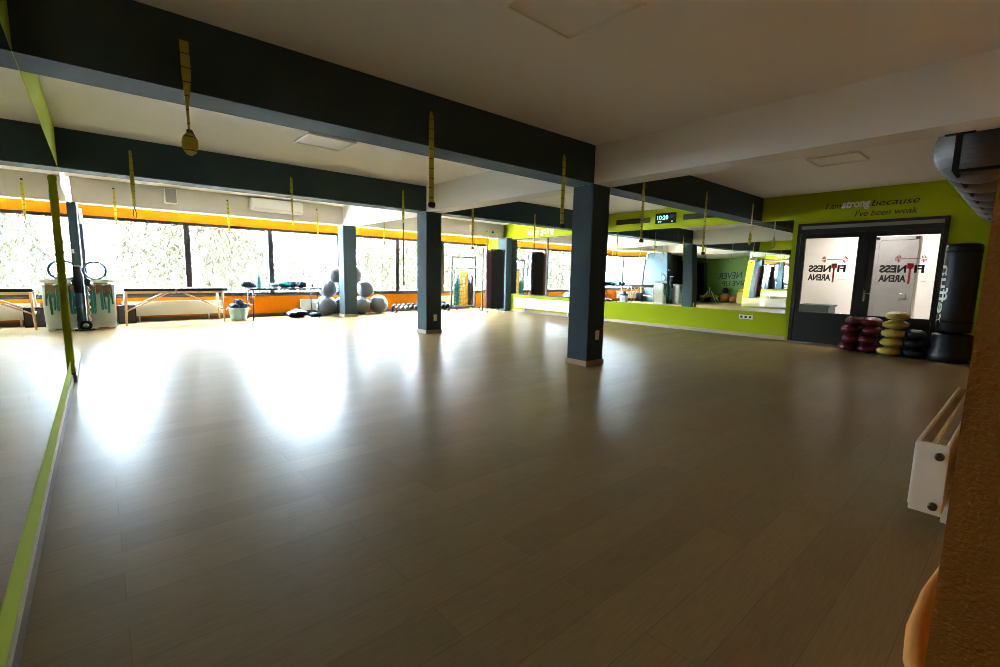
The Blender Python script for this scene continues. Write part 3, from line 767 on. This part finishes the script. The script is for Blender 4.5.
# ------------------------------------------------------------------ dumbbells on a low rack
DBX0, DBX1 = 6.95, 8.80
rr_ = thing('dumbbell_rack', 'low black sloping dumbbell rack along the orange wall', 'rack', ((DBX0 + DBX1) / 2, 13.0, 0))
Lh = (DBX1 - DBX0) / 2 + .08
MB().box(-Lh, Lh, -.17, -.13, .055, .075).build('front_rail', 'blackrub', rr_)
MB().box(-Lh, Lh, .09, .13, .135, .155).build('rear_rail', 'blackrub', rr_)
for s in (-1, 0, 1): MB().box(s * (Lh - .03) - .015, s * (Lh - .03) + .015, -.19, .15, 0, .02).box(s * (Lh - .03) - .015, s * (Lh - .03) + .015, .09, .13, .02, .135).box(s * (Lh - .03) - .015, s * (Lh - .03) + .015, -.17, -.13, .02, .055).build('support', 'blackrub', rr_)
n = 12
for k in range(n):
    f = k / (n - 1); r = .050 + .034 * f; L = .22 + .07 * f
    x = DBX0 + (DBX1 - DBX0) * f
    ords = ['first', 'second', 'third', 'fourth', 'fifth', 'sixth', 'seventh', 'eighth', 'ninth', 'tenth', 'eleventh', 'last'][k]
    t = thing('dumbbell', ('smallest dumbbell, with a violet head, at the left end of the low rack' if k == 0 else 'largest black dumbbell at the right end of the low rack' if k == n - 1 else 'black hexagonal dumbbell, %s from the left on the low rack' % ords), 'dumbbell', (x, 13.0, .115 + r * 1.02), 0, 'dumbbells on the low rack')
    t.rotation_euler = (math.atan2(.08, .26), 0, 0)
    MB().tube([(0, -L * .33, 0), (0, L * .33, 0)], .014, 10).build('grip', 'chrome', t)
    for s in (-1, 1):
        MB().lathe([(r * .8, -L * .2), (r, -L * .16), (r, L * .16), (r * .8, L * .2)], (0, s * L * .42, 0), 6, 'y', flat=True).build('weight_head', ['maroonmat', 'bluegrey', 'bluegrey'][k] if k < 3 else 'blackrub', t)

# ------------------------------------------------------------------ resistance tube rack
rk = thing('band_rack', 'black wheeled rack of hanging teal, yellow and dark chains of bands', 'rack', (9.52, 12.95, 0), 0)
W = .52; Ht = 1.76
MB().box(-W, -W + .05, -.025, .025, .10, Ht).build('upright', 'frame', rk)
MB().box(W - .05, W, -.025, .025, .10, Ht).build('upright', 'frame', rk)
MB().box(-W, W, -.025, .025, Ht, Ht + .05).build('top_rail', 'frame', rk)
MB().box(-W, W, -.02, .02, 1.40, 1.43).build('hanging_rail', 'frame', rk)
MB().box(-W, W, -.03, .03, .08, .12).build('bottom_rail', 'frame', rk)
for s in (-1, 1):
    MB().box(s * (W - .03) - .02, s * (W - .03) + .02, -.3, .25, .06, .09).build('foot', 'frame', rk)
    for yy in (-.27, .22):
        MB().lathe([(.015, -.014), (.03, -.012), (.03, .012), (.015, .014)], (s * (W - .03), yy, .03), 14, 'x').build('caster', 'offwhite', rk)
cols = [(-.40, .95, 'teal'), (-.31, 1.05, 'teal'), (-.235, 1.0, 'teal'), (-.15, 1.36, 'yellowrub'), (-.06, 1.38, 'yellowrub'), (.03, 1.38, 'yellowrub'), (.11, 1.30, 'yellowrub'), (.20, 1.0, 'navyrub'), (.27, .95, 'navyrub'), (.34, 1.15, 'navyrub')]
for x, top, m_ in cols:
    MB().box(x - .012, x + .012, -.035, -.025, .98, 1.40).build('hanging_strap', 'bluegrey' if m_ != 'yellowrub' else 'navyrub', rk)
    g = MB().box(x - .030, x + .030, -.062, -.038, .16, top - .02); z = top; k = 0
    low = .14 if m_ == 'yellowrub' else .2
    while z > low:
        a = (k % 2) * .9
        g.tube([(x + .040 * math.cos(2 * PI * j / 8) * math.cos(a), -.05 + .034 * math.cos(2 * PI * j / 8) * math.sin(a), z + .045 * math.sin(2 * PI * j / 8)) for j in range(8)], .014, 5, close=True)
        z -= .062; k += 1
    g.build('band_chain', m_, rk)

# ------------------------------------------------------------------ hanging exercise mats on wheeled rack
mr = thing('mat_rack', 'black wheeled rack standing at the right corner carrying hanging mats', 'rack', (9.69, 11.66, 0))
for s in (-1, 1):
    MB().box(s * .36 - .018, s * .36 + .018, -.02, .02, .06, 2.02).build('upright', 'frame', mr)
    MB().box(s * .36 - .02, s * .36 + .02, -.28, .12, .05, .08).build('foot', 'frame', mr)
    for yy in (-.25, .09): MB().lathe([(.012, -.012), (.026, -.012), (.026, .012), (.012, .012)], (s * .36, yy, .026), 12, 'x').build('caster', 'offwhite', mr)
MB().box(-.36, .36, -.012, .012, 2.02, 2.045).build('top_rail', 'frame', mr)
for y_ in (-.20, -.12, -.04): MB().tube([(-.30, .0, 2.03), (-.30, y_, 2.03)], .006, 6).tube([(.30, .0, 2.03), (.30, y_, 2.03)], .006, 6).build('hook', 'chrome', mr)
def hung_mat(x0, x1, y, z0, z1, m_, label, th=.022):
    t = thing('exercise_mat', label, 'mat', ((x0 + x1) / 2, y, z0), 0, 'exercise mats hanging on the wheeled rack')
    w = (x1 - x0) / 2; h = z1 - z0
    mb = MB().box(-w, w, -th / 2, th / 2, 0, h, .006)
    mb.build('mat_sheet', m_, t)
    for s in (-1, 1): MB().lathe([(.022, -.002), (.022, .002), (.012, .002), (.012, -.002)], (s * (w - .06), -th / 2 - .002, h - .05), 14, 'y').build('eyelet', 'chrome', t)
for k in range(3):
    hung_mat(9.52, 10.05, 11.43 + k * .035, .13, 2.03 - k * .015, 'blackrub', ['front black exercise mat hanging on the wheeled rack', 'second black exercise mat behind the front one', 'third black exercise mat behind the others'][k])
for k in range(3):
    hung_mat(9.33 + k * .02, 9.50, 11.46 + k * .05, .14, 1.99 - k * .03, 'maroonmat', ['front maroon exercise mat at the left of the wheeled rack', 'middle maroon exercise mat at the left of the wheeled rack', 'rear maroon exercise mat at the left of the wheeled rack'][k], .03)

# ------------------------------------------------------------------ sandbags, punching bag by the door
def sandbag(x, y, z, m_, label, grp, sx, sy, sz, rz, seed):
    t = thing('sandbag', label, 'sandbag', (x, y, z), rz, grp)
    off = Vector((seed * 2.3, seed * .7, 1))
    def f(d):
        return 1 + .05 * noise.noise(d * 3 + off) + .035 * noise.noise(d * 9 + off)
    mb = MB().sphere((0, 0, sz), 1, (sx, sy, sz), 32, f)
    for v in mb.bm.verts:
        u_ = (v.co.z - sz) / sz
        v.co.z = sz + sz * math.copysign(min(1.0, abs(u_)) ** .86, u_) * (1 + .10 * noise.noise(Vector((v.co.x * 14, v.co.y * 14, seed))))
        v.co.z = max(.0, v.co.z)
        d = (v.co.xy.normalized() if v.co.xy.length > 1e-6 else Vector((0, 0)))
        k = 1 + .14 * (2 * d.x * d.y) ** 2
        v.co.x *= k; v.co.y *= k
    mb.build('bag_shell', m_, t)
    pts = []
    for k in range(36):
        a = 2 * PI * k / 36; d = Vector((math.cos(a), math.sin(a))); q = (1 + .14 * (2 * d.x * d.y) ** 2)
        pts.append((math.cos(a) * sx * 1.0 * q, math.sin(a) * sy * 1.0 * q, sz))
    MB().tube(pts, .003, 5, close=True).build('seam', m_, t)
    return t
posn = ['lowest', 'second from the floor', 'third from the floor', 'fourth from the floor', 'topmost']
for k in range(4):
    for s in (0, 1):
        sandbag(10.22 - .02 * (k % 2), 1.85 + .255 * s + .03 * ((k + s) % 2) - .012 * k, .0 + k * .157, 'maroon', 'maroon sandbag, %s in the %s column of the red pile' % (posn[k] if k < 3 else 'topmost', 'left' if s else 'right'), 'maroon sandbags piled by the door', .24, .128, .078, .06 * ((k + s) % 3 - 1), k * 2 + s)
for k in range(5):
    sandbag(10.18 + .01 * (k % 2), 1.545 - .012 * k, k * .151, 'yellowv', 'yellow sandbag, %s in the yellow pile' % posn[k], 'yellow sandbags piled by the door', .24, .155, .075, .08 * ((k * 2) % 3 - 1), k + 20)
for k in range(3):
    sandbag(10.24, 1.255 + .01 * (k % 2), k * .155, 'petrol', 'dark petrol sandbag, %s in the dark pile beside the punching bag' % ['lowest', 'middle', 'topmost'][k], 'dark petrol sandbags beside the punching bag', .23, .135, .077, .1 * (k - 1), k + 40)

pb = thing('punching_bag', 'tall black freestanding punching bag with pale lettering beside the door', 'punching bag', (10.30, .82, 0))
MB().lathe([(.29, 0), (.31, .03), (.30, .10), (.25, .40), (.24, .43), (.10, .46)], n=36).build('base', 'blackvinyl', pb)
MB().lathe([(.205, .47), (.215, .50), (.215, 1.80), (.205, 1.84), (.16, 1.86), (.02, 1.865)], n=36).build('bag_body', 'blackvinyl', pb)
for z in (.62, 1.72): MB().lathe([(.2155, z), (.2175, z + .005), (.2175, z + .03), (.2155, z + .035)], n=36, cap=False).build('seam_band', 'blackrub', pb)
MB().lathe([(.06, .44), (.06, .49)], n=18).build('neck', 'metaldark', pb)
# lettering wrapped on the door-side flank
tx = text_mesh('lettering', 'reffun', .2, 'greytxt', pb, (0, 0, 0), (0, 0, 0), width=.90, height=.17, bold=.002, depth=.002)
a0 = math.radians(108)
for v in tx.data.vertices:
    u, w_, d_ = v.co.x, v.co.y, v.co.z
    a = a0 + w_ / .219
    R_ = .2185 + d_
    v.co = Vector((R_ * math.cos(a), R_ * math.sin(a), .62 + u))
cb = thing('cable_pile', 'tangled heap of black cable on the floor in front of the punching bag', 'cable', (10.0, .45, 0))
rnd = random.Random(5)
pts = []
for k in range(160):
    a = k * .45; r = .10 + .07 * math.sin(k * .37) + .03 * math.sin(k * 1.1)
    pts.append((r * math.cos(a) * 1.2, r * math.sin(a) * .7, .014 + .045 * (0.5 + .5 * math.sin(k * .23)) * min(1, k / 30)))
MB().tube(pts, .009, 6).build('cable', 'blackrub', cb)
MB().box(.08, .16, -.05, .0, 0, .03, .006).build('plug', 'blackrub', cb)

# ------------------------------------------------------------------ recess furniture (seen in the right-hand mirrors)
sh = thing('shelf_unit', 'tall black shelf unit in the dark end of the recess', 'shelf', (XREC + .25, 12.80, 0))
MB().box(-.22, -.20, -.5, .5, 0, 2.2).build('back_panel', 'black', sh)
for s in (-1, 1): MB().box(-.22, .22, s * .5 - .012, s * .5 + .012, 0, 2.2).build('side_panel', 'black', sh)
for k in range(5): MB().box(-.2, .22, -.488, .488, .04 + k * .53, .065 + k * .53).build('shelf', 'black', sh)
be = thing('balance_bench', 'yellow curved exercise bench on white splayed legs in the recess', 'bench', (-3.85, 11.75, 0))
MB().tube([(0, -.55, .30), (0, -.2, .42), (0, .2, .34), (0, .6, .30)], [.07, .09, .09, .07], 10).build('seat', 'yellowpl', be)
for s in (-1, 1):
    for q in (-1, 1): MB().tube([(0, s * .1, .62), (q * .15, s * .35, .3), (q * .22, s * .58, 0.0)], .02, 8).build('leg', 'white', be)
MB().tube([(0, 0, .45), (0, 0, .85)], .025, 8).build('post', 'white', be)
for (x, y, r, m_, lb) in ((-4.2, 10.95, .26, 'orangepl', 'orange exercise ball on the recess floor'), (-4.2, 10.45, .22, 'orangepl', 'smaller orange exercise ball beside the larger one in the recess')):
    t = thing('exercise_ball', lb, 'ball', (x, y, 0)); MB().sphere((0, 0, r), r, seg=24).build('ball', m_, t)
    MB().lathe([(.02, r * 2 - .003), (.015, r * 2 + .004)], n=10).build('valve', 'blackrub', t)
for (x, y, z, lb) in ((-4.2, 10.95, .520, 'black medicine ball resting on the large orange ball'), (-4.38, 12.05, 0, 'black medicine ball on the recess floor by the shelf')):
    t = thing('medicine_ball', lb, 'ball', (x, y, z)); MB().sphere((0, 0, .17), .17, seg=24).build('ball', 'blackrub', t)
    MB().lathe([(.171, .165), (.172, .17), (.171, .175)], n=24, cap=False).build('seam', 'metaldark', t)
yb = thing('waste_bin', 'bright yellow waste bin near the opening of the recess', 'bin', (-3.4, 9.75, 0))
MB().box(-.16, .16, -.15, .15, 0, .62, .02).build('bin_body', 'yellowpl', yb)
MB().lathe([(.175, .62), (.16, .70), (.06, .76)], n=24).build('lid', 'yellowpl', yb)

# ------------------------------------------------------------------ outdoors
struct('ground', MB().box(-60, 70, YW + .3, 90, -3.2, -3), 'bounce_ground')
def strand_mesh(mb, x, y, z, L, rnd, lw=.06):
    n = int(L / .16); dx, dy = rnd.uniform(-.25, .25), rnd.uniform(-.25, .25)
    for k in range(n):
        f = k / n; zz = z - f * L
        px = x + dx * f + .04 * math.sin(k * .8 + x); py = y + dy * f
        for s in (-1, 1):
            a = rnd.uniform(0, 6.28); l = rnd.uniform(.16, .30)
            d = Vector((math.cos(a), math.sin(a), -1.3)).normalized() * l
            w = Vector((-math.sin(a), math.cos(a), 0)) * lw / 2
            p = Vector((px, py, zz))
            vs = [mb.bm.verts.new(q) for q in (p, p + d * .5 + w, p + d, p + d * .5 - w)]
            mb.bm.faces.new(vs)
def willow(seed, h, r, leafm, dens):
    rnd = random.Random(seed)
    t = thing('willow_tree', None, 'tree', (0, 0, -3))
    tk = MB().tube([(0, 0, 0), (.1, .05, h * .25), (-.05, 0, h * .5), (0, 0, h * .8)], [.28, .22, .15, .05], 10)
    for k in range(9):
        a = k * 2.4; z0 = h * (.35 + .05 * k)
        tk.tube([(0, 0, z0), (math.cos(a) * r * .4, math.sin(a) * r * .4, z0 + h * .12), (math.cos(a) * r * .8, math.sin(a) * r * .8, z0 + h * .10)], [.09, .05, .02], 6)
    tk.build('trunk', 'bark', t)
    fo = MB()
    for k in range(dens):
        a = rnd.uniform(0, 2 * PI); q = math.sqrt(rnd.uniform(.02, 1)); rr = r * q
        zt = h * (1.0 - .38 * q * q) + rnd.uniform(-.5, .3)
        strand_mesh(fo, rr * math.cos(a), rr * math.sin(a), zt, rnd.uniform(h * .25, h * .62), rnd)
    fo.build('foliage', leafm, t)
    return t
wa = willow(1, 8.2, 2.6, 'leaf', 430)
wb = willow(2, 7.0, 2.2, 'leaf2', 380)
lbs = ['weeping willow outside the leftmost window above the massage table', 'dark leafy tree outside behind the first window mullion', 'small willow outside to the right of the rear column',
       'pale leafy tree outside the third window above the equipment table', 'weeping willow outside right of the rear column', 'leafy tree outside behind the second column',
       'weeping willow outside behind the band rack', 'leafy tree outside far to the left, seen only in mirrors', 'willow outside to the left beyond the recess wall', 'leafy tree outside furthest right']
spots = [(2.9, 21.2, 0), (4.6, 27, 1), (12.9, 25.6, 0), (9.9, 31, 1), (10.6, 21.2, 0), (17.6, 29, 1), (16.0, 21, 0), (-9.5, 27, 1), (-4.4, 22.5, 0), (24.5, 26, 1)]
for i, (x, y, k) in enumerate(spots):
    src = wa if k == 0 else wb
    if i < 2: src.location = (x, y, -3); o = src
    else: o = dup(src, (x, y, -3), i * 1.7)
    o['label'] = lbs[i]; o['group'] = 'trees outside the windows'
    s = [1.05, 1.1, .7, .9, .95, 1.15, 1., 1.1, 1., 1.15][i]; o.scale = (s, s, s)

# ------------------------------------------------------------------ light
w = bpy.data.worlds.new('World'); bpy.context.scene.world = w; w.use_nodes = True
nt = w.node_tree; bgn = nt.nodes['Background']
# overcast sky: pale at the horizon, several times brighter overhead
tcw = nt.nodes.new('ShaderNodeTexCoord'); sx_ = nt.nodes.new('ShaderNodeSeparateXYZ')
nt.links.new(tcw.outputs['Generated'], sx_.inputs[0])
cr = nt.nodes.new('ShaderNodeMapRange'); cr.inputs[1].default_value = .10; cr.inputs[2].default_value = .75
cr.inputs[3].default_value = SKY_LOW; cr.inputs[4].default_value = SKY_HIGH; cr.interpolation_type = 'SMOOTHSTEP'
nt.links.new(sx_.outputs['Z'], cr.inputs[0]); nt.links.new(cr.outputs[0], bgn.inputs[1])
bgn.inputs[0].default_value = (.66, .84, 1.0, 1)
sl = bpy.data.lights.new('sun', 'SUN'); sl.energy = SUN; sl.angle = math.radians(12); sl.color = (1, .97, .92)
so = bpy.data.objects.new('sun', sl); C.objects.link(so); so.rotation_euler = (math.radians(32), math.radians(-8), 0)
for x0, x1 in zip(edges, edges[1:]):
    l = bpy.data.lights.new('window_portal', 'AREA'); l.shape = 'RECTANGLE'; l.size = x1 - x0; l.size_y = ZWT - ZWB
    l.cycles.is_portal = True
    o = bpy.data.objects.new('window_portal', l); C.objects.link(o); o['kind'] = 'helper'
    o.location = ((x0 + x1) / 2, YW + .2, (ZWT + ZWB) / 2); o.rotation_euler = (-PI / 2, 0, 0)

# ------------------------------------------------------------------ camera
f_px, yaw, pitch, roll = 462.84, .71456, -.12761, .019862
F = Vector((math.sin(yaw) * math.cos(pitch), math.cos(yaw) * math.cos(pitch), math.sin(pitch)))
R = Vector((math.cos(yaw), -math.sin(yaw), 0)); U = R.cross(F)
R2 = R * math.cos(roll) + U * math.sin(roll); U2 = -R * math.sin(roll) + U * math.cos(roll)
cd = bpy.data.cameras.new('camera'); cd.sensor_width = 36; cd.lens = 36 * f_px / 1000; cd.clip_start = .02; cd.clip_end = 300
co = bpy.data.objects.new('camera', cd); C.objects.link(co)
mt = Matrix((R2, U2, -F)).transposed().to_4x4(); mt.translation = Vector((0, 0, 1.245)); co.matrix_world = mt
sc = bpy.context.scene; sc.camera = co
sc.view_settings.view_transform = 'Standard'; sc.view_settings.look = 'None'; sc.view_settings.gamma = 1; sc.view_settings.use_curve_mapping = False
sc.view_settings.exposure = 1.46
cy = sc.cycles
cy.max_bounces = 12; cy.diffuse_bounces = 5; cy.glossy_bounces = 6; cy.transmission_bounces = 6; cy.transparent_max_bounces = 12
cy.use_denoising = True; cy.pixel_filter_type = 'BLACKMAN_HARRIS'; cy.filter_width = .9; cy.caustics_reflective = True; cy.sample_clamp_indirect = 12
